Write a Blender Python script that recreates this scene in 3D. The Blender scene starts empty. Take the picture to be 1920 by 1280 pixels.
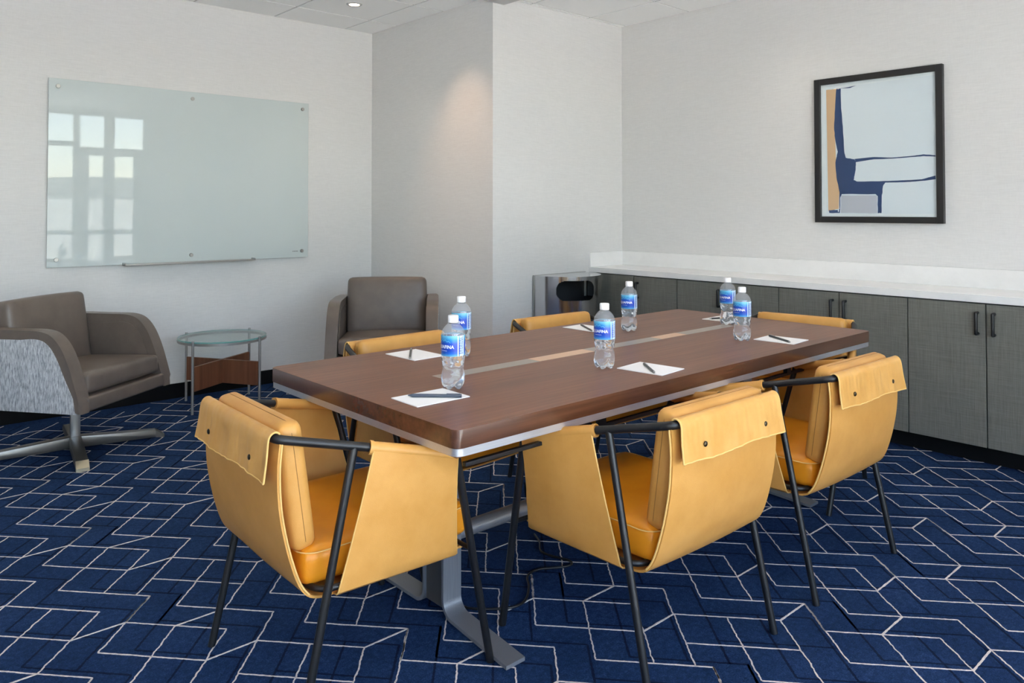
import bpy, bmesh, math, random
from math import sin, cos, pi, radians as R, atan2, sqrt, hypot
from mathutils import Vector, Matrix, noise
from mathutils.geometry import tessellate_polygon
random.seed(7)
sc = bpy.context.scene
COL = sc.collection

# ------------------------------------------------------------------ materials
def lin(c):
    return tuple(((v/12.92) if v <= .04045 else ((v+.055)/1.055)**2.4) for v in (x/255 for x in c)) + (1,)

def mat(name, rgb=(200, 200, 200), rough=.5, metal=0., spec=.5, **kw):
    m = bpy.data.materials.new(name); m.use_nodes = True
    b = m.node_tree.nodes['Principled BSDF']
    b.inputs['Base Color'].default_value = lin(rgb)
    b.inputs['Roughness'].default_value = rough
    b.inputs['Metallic'].default_value = metal
    b.inputs['Specular IOR Level'].default_value = spec
    for k, v in kw.items():
        b.inputs[k.replace('_', ' ')].default_value = v
    return m

def nodes(m):
    nt = m.node_tree
    return nt, nt.nodes, nt.links, nt.nodes['Principled BSDF']

def coords(m, scale=(1, 1, 1), kind='Object', rot=(0, 0, 0)):
    nt, N, L, b = nodes(m)
    tc = N.new('ShaderNodeTexCoord'); mp = N.new('ShaderNodeMapping')
    mp.inputs['Scale'].default_value = scale; mp.inputs['Rotation'].default_value = rot
    L.new(tc.outputs[kind], mp.inputs['Vector'])
    return mp.outputs['Vector']

def noise_tex(m, vec, scale, detail=3, rough=.5):
    nt, N, L, b = nodes(m)
    n = N.new('ShaderNodeTexNoise'); n.inputs['Scale'].default_value = scale
    n.inputs['Detail'].default_value = detail; n.inputs['Roughness'].default_value = rough
    L.new(vec, n.inputs['Vector'])
    return n.outputs['Fac']

def ramp(m, fac, stops, to='Base Color', interp='LINEAR'):
    nt, N, L, b = nodes(m)
    r = N.new('ShaderNodeValToRGB'); cr = r.color_ramp; cr.interpolation = interp
    while len(cr.elements) < len(stops): cr.elements.new(.5)
    for e, (p, c) in zip(cr.elements, stops):
        e.position = p; e.color = lin(c) if len(c) == 3 else c
    L.new(fac, r.inputs['Fac'])
    if to: L.new(r.outputs['Color'], b.inputs[to])
    return r

def math_n(m, op, a, bb=None):
    nt, N, L, b = nodes(m)
    n = N.new('ShaderNodeMath'); n.operation = op
    for i, v in enumerate((a, bb)):
        if v is None: continue
        if isinstance(v, (int, float)): n.inputs[i].default_value = v
        else: L.new(v, n.inputs[i])
    return n.outputs[0]

def bump(m, fac, strength=.3, dist=.001):
    nt, N, L, b = nodes(m)
    n = N.new('ShaderNodeBump'); n.inputs['Strength'].default_value = strength; n.inputs['Distance'].default_value = dist
    L.new(fac, n.inputs['Height']); L.new(n.outputs['Normal'], b.inputs['Normal'])

M = {}
def wallpaper(name, c1, c2):
    m = mat(name, c1, .85, spec=.2)
    v = coords(m, (14, 14, 260)); f1 = noise_tex(m, v, 1.0, 4, .6)
    v2 = coords(m, (160, 160, 30)); f2 = noise_tex(m, v2, 1.0, 2)
    f = math_n(m, 'ADD', math_n(m, 'MULTIPLY', f1, .75), math_n(m, 'MULTIPLY', f2, .25))
    ramp(m, f, [(.25, c2), (.75, c1)])
    bump(m, f, .25, .0006)
    return m
M['wall'] = wallpaper('woven_wallpaper', (227, 226, 224), (213, 212, 210))
M['ceil'] = mat('ceiling_tile', (249, 249, 247), .9, spec=.1)
f = noise_tex(M['ceil'], coords(M['ceil'], (90, 90, 90)), 1, 3); bump(M['ceil'], f, .15, .0006)
M['tbar'] = mat('ceiling_bar', (205, 204, 201), .6)
M['shadowgap'] = mat('ceiling_reveal', (176, 174, 170), .9)

def carpet(name, c1, c2, c3, strength=1.):
    m = mat(name, c1, .95, spec=.08)
    v = coords(m, (1, 1, 1)); f = noise_tex(m, v, 230, 2, .7)
    g = noise_tex(m, v, 3.0, 3, .6)
    h = noise_tex(m, v, 60, 2, .6)
    s = math_n(m, 'ADD', math_n(m, 'MULTIPLY', f, .5), math_n(m, 'ADD', math_n(m, 'MULTIPLY', g, .2), math_n(m, 'MULTIPLY', h, .3)))
    ramp(m, s, [(.33, c2), (.5, c1), (.68, c3)])
    bump(m, f, .7*strength, .003)
    return m
M['carpet'] = carpet('navy_carpet', (29, 51, 88), (15, 32, 60), (52, 78, 122))
M['cline'] = carpet('carpet_cream_yarn', (214, 202, 196), (176, 166, 164), (238, 228, 222), .5)
M['cdark'] = carpet('carpet_dark_yarn', (17, 29, 56), (12, 22, 44), (26, 40, 72))

def leather(name, rgb, dark, rough=.42, bumps=.25):
    m = mat(name, rgb, rough, spec=.4)
    v = coords(m, (1, 1, 1)); f = noise_tex(m, v, 9, 4, .6)
    ramp(m, f, [(.3, dark), (.62, rgb)])
    vo = m.node_tree.nodes.new('ShaderNodeTexVoronoi'); vo.inputs['Scale'].default_value = 420
    m.node_tree.links.new(v, vo.inputs['Vector'])
    bump(m, vo.outputs['Distance'], bumps, .0005)
    return m
M['mustard'] = leather('mustard_leather', (212, 156, 82), (202, 145, 70))
M['mustard_flap'] = leather('mustard_leather_creased', (214, 162, 90), (202, 147, 72))
def crease(m):
    nt, N, L, b = nodes(m); f = noise_tex(m, coords(m, (13, 13, 3.2)), 1, 2, .5); bp = N.new('ShaderNodeBump'); bp.inputs['Strength'].default_value = .8; bp.inputs['Distance'].default_value = .012
    old = b.inputs['Normal'].links[0].from_socket; L.new(f, bp.inputs['Height']); L.new(old, bp.inputs['Normal']); L.new(bp.outputs['Normal'], b.inputs['Normal'])
crease(M['mustard_flap'])
M['mustard_seat'] = leather('mustard_leather_cushion', (224, 144, 32), (216, 134, 26), .38)
M['stitch'] = mat('brown_stitch', (150, 104, 50), .7)
M['thread'] = mat('leather_edge', (226, 182, 108), .7)
M['taupe'] = leather('taupe_leather', (110, 99, 90), (100, 90, 82), .34)
M['black'] = mat('black_powder_coat', (22, 23, 25), .38, spec=.5)
M['blackmat'] = mat('black_matte', (10, 10, 12), .7, spec=.2)
M['snap'] = mat('antique_snap', (72, 62, 46), .35, metal=.8)

def grain(name, base, dark, light, axis=0, rough=.32, sc_=1.0, coat=.12):
    m = mat(name, base, rough, spec=.32)
    s = [60, 60, 60]; s[axis] = 2.2
    v = coords(m, tuple(x*sc_ for x in s)); f = noise_tex(m, v, 1, 6, .62)
    s2 = [9, 9, 9]; s2[axis] = .6
    v2 = coords(m, tuple(x*sc_ for x in s2)); g = noise_tex(m, v2, 1, 3, .5)
    t = math_n(m, 'ADD', math_n(m, 'MULTIPLY', f, .6), math_n(m, 'MULTIPLY', g, .4))
    ramp(m, t, [(.32, dark), (.5, base), (.7, light)])
    b = m.node_tree.nodes['Principled BSDF']; b.inputs['Coat Weight'].default_value = coat; b.inputs['Coat Roughness'].default_value = .26
    return m
M['walnut'] = grain('walnut_veneer', (116, 71, 46), (93, 54, 33), (136, 87, 59), 0, .4)
M['walnut_edge'] = grain('walnut_edge', (88, 54, 36), (70, 41, 26), (106, 68, 47), 0, .26, 1.0, .9)
M['walnut_y'] = grain('walnut_veneer_crosswise', (118, 68, 44), (96, 52, 32), (138, 84, 57), 1, .4)
M['wood_v'] = grain('stained_board', (118, 74, 52), (92, 56, 38), (134, 88, 62), 2, .45, .6, .1)

def brushed(name, rgb, rough, axis, metal=1.):
    m = mat(name, rgb, rough, metal=metal)
    s = [900, 900, 900]; s[axis] = 8
    f = noise_tex(m, coords(m, tuple(s)), 1, 2); ramp(m, f, [(.3, tuple(int(c*.9) for c in rgb)), (.7, rgb)])
    bump(m, f, .03, .0002)
    return m
M['steel_x'] = brushed('brushed_steel', (214, 215, 218), .34, 0, .75)
M['steel_z'] = brushed('brushed_steel_upright', (158, 162, 168), .36, 2, .6)
M['steel_y'] = brushed('brushed_steel_foot', (150, 148, 146), .3, 1)
M['inlay'] = brushed('satin_metal_inlay', (184, 172, 160), .34, 0, .7)
M['lamp_reflect'] = brushed('satin_metal_hatch', (244, 200, 164), .34, 0, .5)  # warm lamp reflection on the inlay, put into the base colour
M['chrome'] = mat('polished_steel', (206, 206, 208), .14, metal=1.)
M['nickel'] = mat('satin_nickel', (176, 174, 170), .3, metal=.75)
M['brass'] = mat('pale_foot_cap', (214, 206, 180), .3, metal=.7)
M['darkmetal'] = mat('gunmetal', (124, 122, 118), .32, metal=.8)

def laminate(name):
    m = mat(name, (104, 101, 92), .55, spec=.35)
    f1 = noise_tex(m, coords(m, (500, 18, 9)), 1, 3, .6)
    f2 = noise_tex(m, coords(m, (500, 9, 330)), 1, 3, .6)
    f3 = noise_tex(m, coords(m, (500, 330, 9)), 1, 3, .6)
    t = math_n(m, 'ADD', math_n(m, 'MULTIPLY', f2, .45), math_n(m, 'MULTIPLY', f3, .55))
    ramp(m, t, [(.34, (98, 97, 90)), (.5, (112, 112, 104)), (.66, (126, 126, 118))])
    bump(m, t, .12, .0004)
    return m
M['laminate'] = laminate('grey_linen_laminate')
M['filler'] = mat('cabinet_side', (150, 152, 158), .5)
def quartz():
    m = mat('white_quartz', (226, 225, 221), .22, spec=.5)
    f = noise_tex(m, coords(m, (2, 2, 2)), 3, 8, .65)
    ramp(m, f, [(.35, (234, 233, 231)), (.55, (239, 238, 236)), (1, (241, 240, 238))])
    return m
M['quartz'] = quartz()
M['paper'] = mat('white_paper', (244, 242, 240), .8, spec=.2)
M['pen'] = mat('pen_grey', (74, 82, 94), .35)
M['pen2'] = mat('pen_dark', (58, 58, 60), .3)
M['cap'] = mat('white_cap', (242, 242, 244), .4)
M['frame'] = mat('black_frame', (34, 33, 33), .45)
M['fabric'] = mat('grey_melange_fabric', (150, 152, 154), .9, spec=.1)
f = noise_tex(M['fabric'], coords(M['fabric'], (170, 170, 30)), 1, 3, .7)
ramp(M['fabric'], f, [(.35, (140, 142, 146)), (.5, (184, 186, 188)), (.66, (216, 218, 218))]); bump(M['fabric'], f, .5, .001)
M['bin'] = mat('bin_grey', (58, 58, 60), .4)
M['cable'] = mat('black_cable', (16, 16, 18), .4)
M['out_ground'] = mat('patio_concrete', (212, 208, 202), .9)
M['out_wall'] = mat('stucco', (226, 220, 210), .9)
M['out_hill'] = mat('hill_rock', (168, 160, 152), .95)
M['cedar'] = mat('cedar_slat', (196, 150, 110), .6)
M['alu'] = mat('window_aluminium', (92, 92, 92), .45, metal=.3)
M['backboard'] = mat('picture_paper', (238, 242, 247), .8, spec=.1)
M['p_tan'] = mat('print_tan', (232, 190, 150), .8, spec=.1)
M['p_navy'] = mat('print_navy', (62, 80, 120), .8, spec=.1)
M['p_mauve'] = mat('print_mauve', (204, 203, 212), .8, spec=.1)
M['p_edge'] = mat('print_border', (246, 248, 250), .8, spec=.1)
M['p_pale'] = mat('print_pale', (206, 208, 220), .8, spec=.1)
# back-painted glass of the marker board
M['board'] = mat('back_painted_glass', (200, 209, 208), .02, spec=.42, IOR=1.52)
M['boardedge'] = mat('glass_edge', (150, 170, 162), .15)

def glass(name, rgb=(255, 255, 255), ior=1.45, rough=0.):
    m = mat(name, rgb, rough, Transmission_Weight=1.0, IOR=ior)
    return m
def thin_glass(name, tint, ior=1.5, rough=0.):
    m = bpy.data.materials.new(name); m.use_nodes = True; N = m.node_tree.nodes; L = m.node_tree.links; N.clear()
    t = N.new('ShaderNodeBsdfTransparent'); t.inputs['Color'].default_value = lin(tint)
    g = N.new('ShaderNodeBsdfGlossy'); g.inputs['Roughness'].default_value = rough
    f = N.new('ShaderNodeFresnel'); f.inputs['IOR'].default_value = ior
    x = N.new('ShaderNodeMixShader'); o = N.new('ShaderNodeOutputMaterial')
    geo = N.new('ShaderNodeNewGeometry'); inv = N.new('ShaderNodeMath'); inv.operation = 'SUBTRACT'; inv.inputs[0].default_value = 1; L.new(geo.outputs['Backfacing'], inv.inputs[1])
    mu = N.new('ShaderNodeMath'); mu.operation = 'MULTIPLY'; L.new(f.outputs[0], mu.inputs[0]); L.new(inv.outputs[0], mu.inputs[1])
    L.new(mu.outputs[0], x.inputs[0]); L.new(t.outputs[0], x.inputs[1]); L.new(g.outputs[0], x.inputs[2]); L.new(x.outputs[0], o.inputs[0])
    return m
M['pane'] = thin_glass('window_glass', (250, 252, 252), 1.45)
M['tglass'] = thin_glass('table_glass', (240, 249, 247), 1.5)
M['tglass_edge'] = mat('table_glass_edge', (120, 184, 176), .1, Transmission_Weight=.6, IOR=1.5)
M['water'] = mat('water_in_clear_plastic', (250, 252, 255), 0., Transmission_Weight=.9, IOR=1.33)  # small diffuse white share in place of bright refraction
M['petthin'] = thin_glass('thin_clear_plastic', (240, 243, 246), 1.75, .03)
def refraction_white(m, k):
    N = m.node_tree.nodes; L = m.node_tree.links; o = next(n for n in N if n.type == 'OUTPUT_MATERIAL'); src = o.inputs[0].links[0].from_socket
    d = N.new('ShaderNodeBsdfDiffuse'); d.inputs['Color'].default_value = (.95, .96, 1, 1); x = N.new('ShaderNodeMixShader'); x.inputs[0].default_value = k
    L.new(src, x.inputs[1]); L.new(d.outputs[0], x.inputs[2]); L.new(x.outputs[0], o.inputs[0])
refraction_white(M['petthin'], .13)  # diffuse white stands in for bright refraction in the clear plastic
M['pet'] = glass('clear_plastic', (255, 255, 255), 1.2)

def emis(name, rgb, s):
    m = bpy.data.materials.new(name); m.use_nodes = True
    N = m.node_tree.nodes; N.clear(); e = N.new('ShaderNodeEmission'); o = N.new('ShaderNodeOutputMaterial')
    e.inputs['Color'].default_value = lin(rgb); e.inputs['Strength'].default_value = s
    m.node_tree.links.new(e.outputs[0], o.inputs[0]); return m
M['lamp'] = emis('lamp_lens', (255, 226, 186), 18)

# label of the water bottle: blue bands, teal top and bottom, clear text strip
def label_mat():
    m = mat('bottle_label', (20, 80, 200), .3)
    nt, N, L, b = nodes(m)
    tc = N.new('ShaderNodeTexCoord'); sx = N.new('ShaderNodeSeparateXYZ'); L.new(tc.outputs['Object'], sx.inputs[0])
    at = N.new('ShaderNodeMath'); at.operation = 'ARCTAN2'; L.new(sx.outputs['Y'], at.inputs[0]); L.new(sx.outputs['X'], at.inputs[1])
    ang = math_n(m, 'MULTIPLY', at.outputs[0], 1/(2*pi)); ang = math_n(m, 'ADD', ang, .5)      # front of the label (-Y) at .25
    strip = N.new('ShaderNodeValToRGB'); cr = strip.color_ramp; cr.interpolation = 'CONSTANT'
    st = [(0, 0), (.03, 1), (.44, 0), (.455, 1), (.47, 0), (.55, 1), (.93, 0), (.945, 1), (.96, 0)]
    while len(cr.elements) < len(st): cr.elements.new(.5)
    for e, (p, v) in zip(cr.elements, st): e.position = p; e.color = (v, v, v, 1)
    L.new(ang, strip.inputs['Fac'])
    z = math_n(m, 'DIVIDE', math_n(m, 'SUBTRACT', sx.outputs['Z'], .105), .064)
    v = ramp(m, z, [(0, (96, 176, 214)), (.14, (24, 98, 196)), (.3, (14, 62, 178)), (.62, (18, 74, 190)), (.8, (34, 140, 204)), (1, (120, 200, 226))], to=None)
    mx = N.new('ShaderNodeMix'); mx.data_type = 'RGBA'
    L.new(strip.outputs['Color'], mx.inputs['Factor'])
    mx.inputs[6].default_value = lin((206, 224, 240)); L.new(v.outputs['Color'], mx.inputs[7])
    L.new(mx.outputs[2], b.inputs['Base Color'])
    return m
M['label'] = label_mat()
M['white'] = mat('white_ink', (246, 248, 252), .4)
M['blueink'] = mat('blue_ink', (60, 96, 160), .4)
M['tealink'] = mat('pale_teal_ink', (132, 208, 226), .4)

# ------------------------------------------------------------------ mesh tools
def obj(name, bm, m=None, parent=None, smooth=None, loc=(0, 0, 0), rotz=0):
    me = bpy.data.meshes.new(name); bmesh.ops.recalc_face_normals(bm, faces=bm.faces); bm.to_mesh(me); bm.free()
    o = bpy.data.objects.new(name, me); COL.objects.link(o)
    for x in (m if isinstance(m, (list, tuple)) else [m]):
        if x: me.materials.append(x)
    if smooth is not None:
        for p in me.polygons: p.use_smooth = True
        if smooth < 3.1: me.set_sharp_from_angle(angle=smooth)
    if parent: o.parent = parent
    o.location = loc; o.rotation_euler = (0, 0, rotz)
    return o

def thing(name, label, cat, loc=(0, 0, 0), rotz=0, group=None):
    o = bpy.data.objects.new(name, None); COL.objects.link(o); o.empty_display_size = .1
    o.location = loc; o.rotation_euler = (0, 0, rotz); o['label'] = label; o['category'] = cat
    if group: o['group'] = group
    return o
def struct(o, label=None):
    o['kind'] = 'structure'
    if label: o['label'] = label
    return o
def dup(root, loc, rotz, label, group=None):
    r = root.copy(); COL.objects.link(r); r.location = loc; r.rotation_euler = (0, 0, rotz); r['label'] = label
    if group: r['group'] = group
    for ch in list(root.children):
        c = ch.copy(); COL.objects.link(c); c.parent = r
        for g in list(ch.children):
            d = g.copy(); COL.objects.link(d); d.parent = c
    return r

def new(): return bmesh.new()
def box(bm, x0, x1, y0, y1, z0, z1, bevel=0, seg=2, mi=0, mtx=None):
    vs = [bm.verts.new((x, y, z)) for x in (x0, x1) for y in (y0, y1) for z in (z0, z1)]
    F = [(0, 1, 3, 2), (4, 6, 7, 5), (0, 4, 5, 1), (2, 3, 7, 6), (0, 2, 6, 4), (1, 5, 7, 3)]
    fs = [bm.faces.new([vs[i] for i in f]) for f in F]
    for f in fs: f.material_index = mi
    if mtx is not None:
        for v in vs: v.co = mtx @ v.co
    if bevel:
        es = list({e for f in fs for e in f.edges})
        r = bmesh.ops.bevel(bm, geom=es, offset=bevel, segments=seg, affect='EDGES', profile=.5)
        for f in r['faces']: f.material_index = mi
    return vs

def tube(bm, pts, r, seg=12, closed=False, mi=0, cap=True, r2=None):
    pts = [Vector(p) for p in pts]; n = len(pts); rings = []
    up = None
    for i, p in enumerate(pts):
        if closed: t = (pts[(i+1) % n]-pts[i-1]).normalized()
        else: t = (pts[min(i+1, n-1)]-pts[max(i-1, 0)]).normalized()
        if up is None:
            up = t.cross(Vector((0, 0, 1)));
            if up.length < .01: up = t.cross(Vector((1, 0, 0)))
            up.normalize()
        else:
            up = (up - t*up.dot(t)).normalized()
        w = t.cross(up)
        rr = r if r2 is None else r+(r2-r)*i/(n-1)
        rings.append([bm.verts.new(p+up*cos(a)*rr+w*sin(a)*rr) for a in (2*pi*k/seg for k in range(seg))])
    m_ = n if closed else n-1
    for i in range(m_):
        a, b_ = rings[i], rings[(i+1) % n]
        for k in range(seg):
            f = bm.faces.new((a[k], a[(k+1) % seg], b_[(k+1) % seg], b_[k])); f.material_index = mi
    if cap and not closed:
        for rg in (rings[0], rings[-1]): bm.faces.new(rg).material_index = mi
    return rings

def rounded(pts, rad, seg=6):
    """polyline with its inner corners rounded"""
    pts = [Vector(p) for p in pts]; out = [pts[0]]
    for i in range(1, len(pts)-1):
        a, p, c = pts[i-1], pts[i], pts[i+1]
        r_ = rad[i-1] if isinstance(rad, (list, tuple)) else rad
        d1 = (a-p).normalized(); d2 = (c-p).normalized()
        ang = d1.angle(d2); t = min(r_/math.tan(ang/2), (a-p).length*.49, (c-p).length*.49)
        s, e = p+d1*t, p+d2*t
        for k in range(seg+1):
            u = k/seg; out.append(s*(1-u)**2+p*2*u*(1-u)+e*u*u)
    out.append(pts[-1]); return out

def lathe(bm, prof, seg=40, mi=0, mod=None, cap=True):
    rings = []
    for r_, z in prof:
        ring = []
        for k in range(seg):
            a = 2*pi*k/seg; rr, zz = (r_, z) if mod is None else mod(r_, z, a)
            ring.append(bm.verts.new((rr*cos(a), rr*sin(a), zz)))
        rings.append(ring)
    for a, b_ in zip(rings[:-1], rings[1:]):
        for k in range(seg):
            f = bm.faces.new((a[k], a[(k+1) % seg], b_[(k+1) % seg], b_[k])); f.material_index = mi
    if cap:
        bm.faces.new(rings[0]).material_index = mi; bm.faces.new(rings[-1]).material_index = mi

def prism(bm, poly, axis, a0, a1, mi=0, bevel=0, seg=3):
    """closed 2-D polygon extruded along an axis; poly is in the two other axes in order"""
    def P(u, v, a):
        return {'x': (a, u, v), 'y': (u, a, v), 'z': (u, v, a)}[axis]
    A = [bm.verts.new(P(u, v, a0)) for u, v in poly]; B = [bm.verts.new(P(u, v, a1)) for u, v in poly]
    fa = bm.faces.new(A); fb = bm.faces.new(B[::-1]); fs = [fa, fb]
    for i in range(len(poly)):
        j = (i+1) % len(poly); fs.append(bm.faces.new((A[i], A[j], B[j], B[i])))
    for f in fs: f.material_index = mi
    if bevel:
        es = list(set(list(fa.edges)+list(fb.edges)))
        r = bmesh.ops.bevel(bm, geom=es, offset=bevel, segments=seg, affect='EDGES', profile=.5)
        for f in r['faces']: f.material_index = mi

def cushion(bm, w, d, h, r, puff=(0, 0, 0), n=14, mtx=None, seam=False):
    """rounded box centred at the origin, half sizes w d h, faces swelled by puff"""
    vs = {}
    def key(i, j, k): return (i, j, k)
    def vert(i, j, k):
        q = key(i, j, k)
        if q in vs: return vs[q]
        # denser samples near the edges
        def s(t): t = t/n*2-1; return math.copysign(1-(1-abs(t))**1.7, t)
        p = Vector((s(i)*w, s(j)*d, s(k)*h))
        c = Vector((max(-w+r, min(w-r, p.x)), max(-d+r, min(d-r, p.y)), max(-h+r, min(h-r, p.z))))
        dd = p-c
        if dd.length > 1e-9: p = c+dd.normalized()*r
        x, y, z = p.x/w, p.y/d, p.z/h
        p.z += puff[2]*z*(1-x*x)*(1-y*y); p.x += puff[0]*x*(1-z*z)*(1-y*y); p.y += puff[1]*y*(1-x*x)*(1-z*z)
        if mtx is not None: p = mtx @ p
        vs[q] = bm.verts.new(p); return vs[q]
    for a in range(n):
        for b_ in range(n):
            for side in (0, n):
                bm.faces.new((vert(a, b_, side), vert(a+1, b_, side), vert(a+1, b_+1, side), vert(a, b_+1, side)))
                bm.faces.new((vert(a, side, b_), vert(a+1, side, b_), vert(a+1, side, b_+1), vert(a, side, b_+1)))
                bm.faces.new((vert(side, a, b_), vert(side, a+1, b_), vert(side, a+1, b_+1), vert(side, a, b_+1)))

def sheet(bm, rows, thick, mi=0):
    """rows of points (grid) turned into a sheet of real thickness"""
    rows = [[Vector(p) for p in r_] for r_ in rows]; m_, n = len(rows), len(rows[0])
    def nrm(i, j):
        a = rows[min(i+1, m_-1)][j]-rows[max(i-1, 0)][j]; b_ = rows[i][min(j+1, n-1)]-rows[i][max(j-1, 0)]
        return a.cross(b_).normalized()
    A = [[bm.verts.new(rows[i][j]+nrm(i, j)*thick/2) for j in range(n)] for i in range(m_)]
    B = [[bm.verts.new(rows[i][j]-nrm(i, j)*thick/2) for j in range(n)] for i in range(m_)]
    def q(*v): bm.faces.new(v).material_index = mi
    for i in range(m_-1):
        for j in range(n-1):
            q(A[i][j], A[i][j+1], A[i+1][j+1], A[i+1][j]); q(B[i][j], B[i+1][j], B[i+1][j+1], B[i][j+1])
        q(A[i][0], A[i+1][0], B[i+1][0], B[i][0]); q(A[i][-1], B[i][-1], B[i+1][-1], A[i+1][-1])
    for j in range(n-1):
        q(A[0][j], B[0][j], B[0][j+1], A[0][j+1]); q(A[-1][j], A[-1][j+1], B[-1][j+1], B[-1][j])

def spline(pts, k=6):
    """Catmull-Rom through points"""
    P = [Vector(p) for p in pts]; out = []
    for i in range(len(P)-1):
        p0, p1, p2, p3 = P[max(i-1, 0)], P[i], P[i+1], P[min(i+2, len(P)-1)]
        for s in range(k):
            t = s/k
            out.append(.5*((2*p1)+(p2-p0)*t+(2*p0-5*p1+4*p2-p3)*t*t+(3*p1-p0-3*p2+p3)*t**3))
    out.append(P[-1]); return out

# ------------------------------------------------------------------ room
XR, YB, YL, XS, ZC = 4.834, 4.028, 5.592, 3.455, 2.798
XL, YF = -2.6, -1.3
T = .12
def wall(name, x0, x1, y0, y1, z0=0, z1=ZC+.15):
    b_ = new(); box(b_, x0, x1, y0, y1, z0, z1); return struct(obj(name, b_, M['wall']))
wall('wall_back', XL-T, XS, YL, YL+T)
wall('wall_column', XS, XS+T, YB+T, YL+T)
wall('wall_alcove', XS, XR+T, YB, YB+T)
wall('wall_right', XR, XR+T, YF-T, YB)
wall('wall_left', XL-T, XL, YF-T, YL)

# window wall with its openings
b_ = new()
WX0, WX1, WZ0, WZ1 = -2.2, 3.72, .10, 2.74
box(b_, XL, WX0, YF-T, YF, 0, ZC+.15); box(b_, WX1, XR, YF-T, YF, 0, ZC+.15)
box(b_, WX0, WX1, YF-T, YF, WZ1, ZC+.15); box(b_, WX0, WX1, YF-T, YF, 0, WZ0)
struct(obj('wall_front', b_, M['wall']))
def window(name, x0, x1, z0, z1, bars_z=(), bars_x=(), w=.04):
    b_ = new(); y0, y1 = YF-.09, YF-.03
    box(b_, x0, x0+w, y0, y1, z0, z1); box(b_, x1-w, x1, y0, y1, z0, z1)
    box(b_, x0+w, x1-w, y0, y1, z0, z0+w); box(b_, x0+w, x1-w, y0, y1, z1-w, z1)
    for a, c in bars_z: box(b_, x0+w, x1-w, y0, y1, a, c)
    for a, c, za, zb in bars_x: box(b_, a, c, y0+.004, y1-.004, za, zb)
    o = struct(obj(name, b_, M['alu']))
    g = new(); box(g, x0+w*.5, x1-w*.5, YF-.064, YF-.058, z0+w*.5, z1-w*.5)
    obj('pane', g, M['pane'], o)
xs = [WX0, -.98, .25, 1.49, 2.77]
for i in range(4):
    window('window_%d' % (i+1), xs[i], xs[i+1], WZ0, WZ1, [(2.24, 2.31), (.97, 1.03)])
window('window_5', 2.77, WX1, 2.20, WZ1, [], [(3.137, 3.275, 2.24, 2.70)])
window('door_1', 2.77, WX1, WZ0, 2.20, [(.14, .22), (.96, 1.03), (2.12, 2.16)], [(2.81, 2.93, .14, 2.16), (3.13, 3.275, .14, 2.16), (3.545, 3.68, .14, 2.16)])

# ceiling: tiles hanging a little below their bars
b_ = new()
box(b_, XL-T, XR+T, YF-T, YL+T, ZC+.012, ZC+.14, mi=2)
gx = [3.193+.61*k for k in range(-10, 4)]; gy = [5.205-.61*k for k in range(-1, 12)]
gx = [XL]+[x for x in gx if XL+.05 < x < XR-.05]+[XR]
gy = sorted([YL]+[y for y in gy if YF+.05 < y < YL-.05]+[YF])
for i in range(len(gx)-1):
    for j in range(len(gy)-1):
        x0, x1, y0, y1 = gx[i], gx[i+1], gy[j], gy[j+1]
        if x0 > XS and y0 > YB: continue
        if x1 > XS and y1 > YB+.01:
            if x0 < XS-.02: x1_ = XS
            else: x1_ = x1
            if x0 >= XS-.02 or y0 < YB:
                pass
            x1 = min(x1, XS) if y0 > YB-.02 else x1
        ix0 = x0+.008; iy0 = y0+.008; ix1 = x1-.008; iy1 = y1-.008
        if ix1-ix0 > .02 and iy1-iy0 > .02: box(b_, ix0, ix1, iy0, iy1, ZC, ZC+.012)
for x in gx: box(b_, x-.0065, x+.0065, YF, YL, ZC+.004, ZC+.0125, mi=1)
for y in gy: box(b_, XL, XR, y-.0065, y+.0065, ZC+.0035, ZC+.0125, mi=1)
struct(obj('ceiling', b_, [M['ceil'], M['tbar'], M['shadowgap']]))
# dropped track header that meets the corner
b_ = new(); box(b_, 3.362, 3.558, YF, YB, 2.75, ZC+.01, .004)
struct(obj('trim_1', b_, M['tbar']))

def baseboard(name, x0, x1, y0, y1):
    b_ = new(); box(b_, x0, x1, y0, y1, 0.0, .102, .003); struct(obj(name, b_, M['blackmat']))
baseboard('baseboard_back', XL, XS, YL-.012, YL)
baseboard('baseboard_column', XS-.012, XS, YB, YL-.012)
baseboard('baseboard_alcove', XS, XR-.4, YB-.012, YB)
baseboard('baseboard_left', XL, XL+.012, YF, YL-.012)

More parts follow.
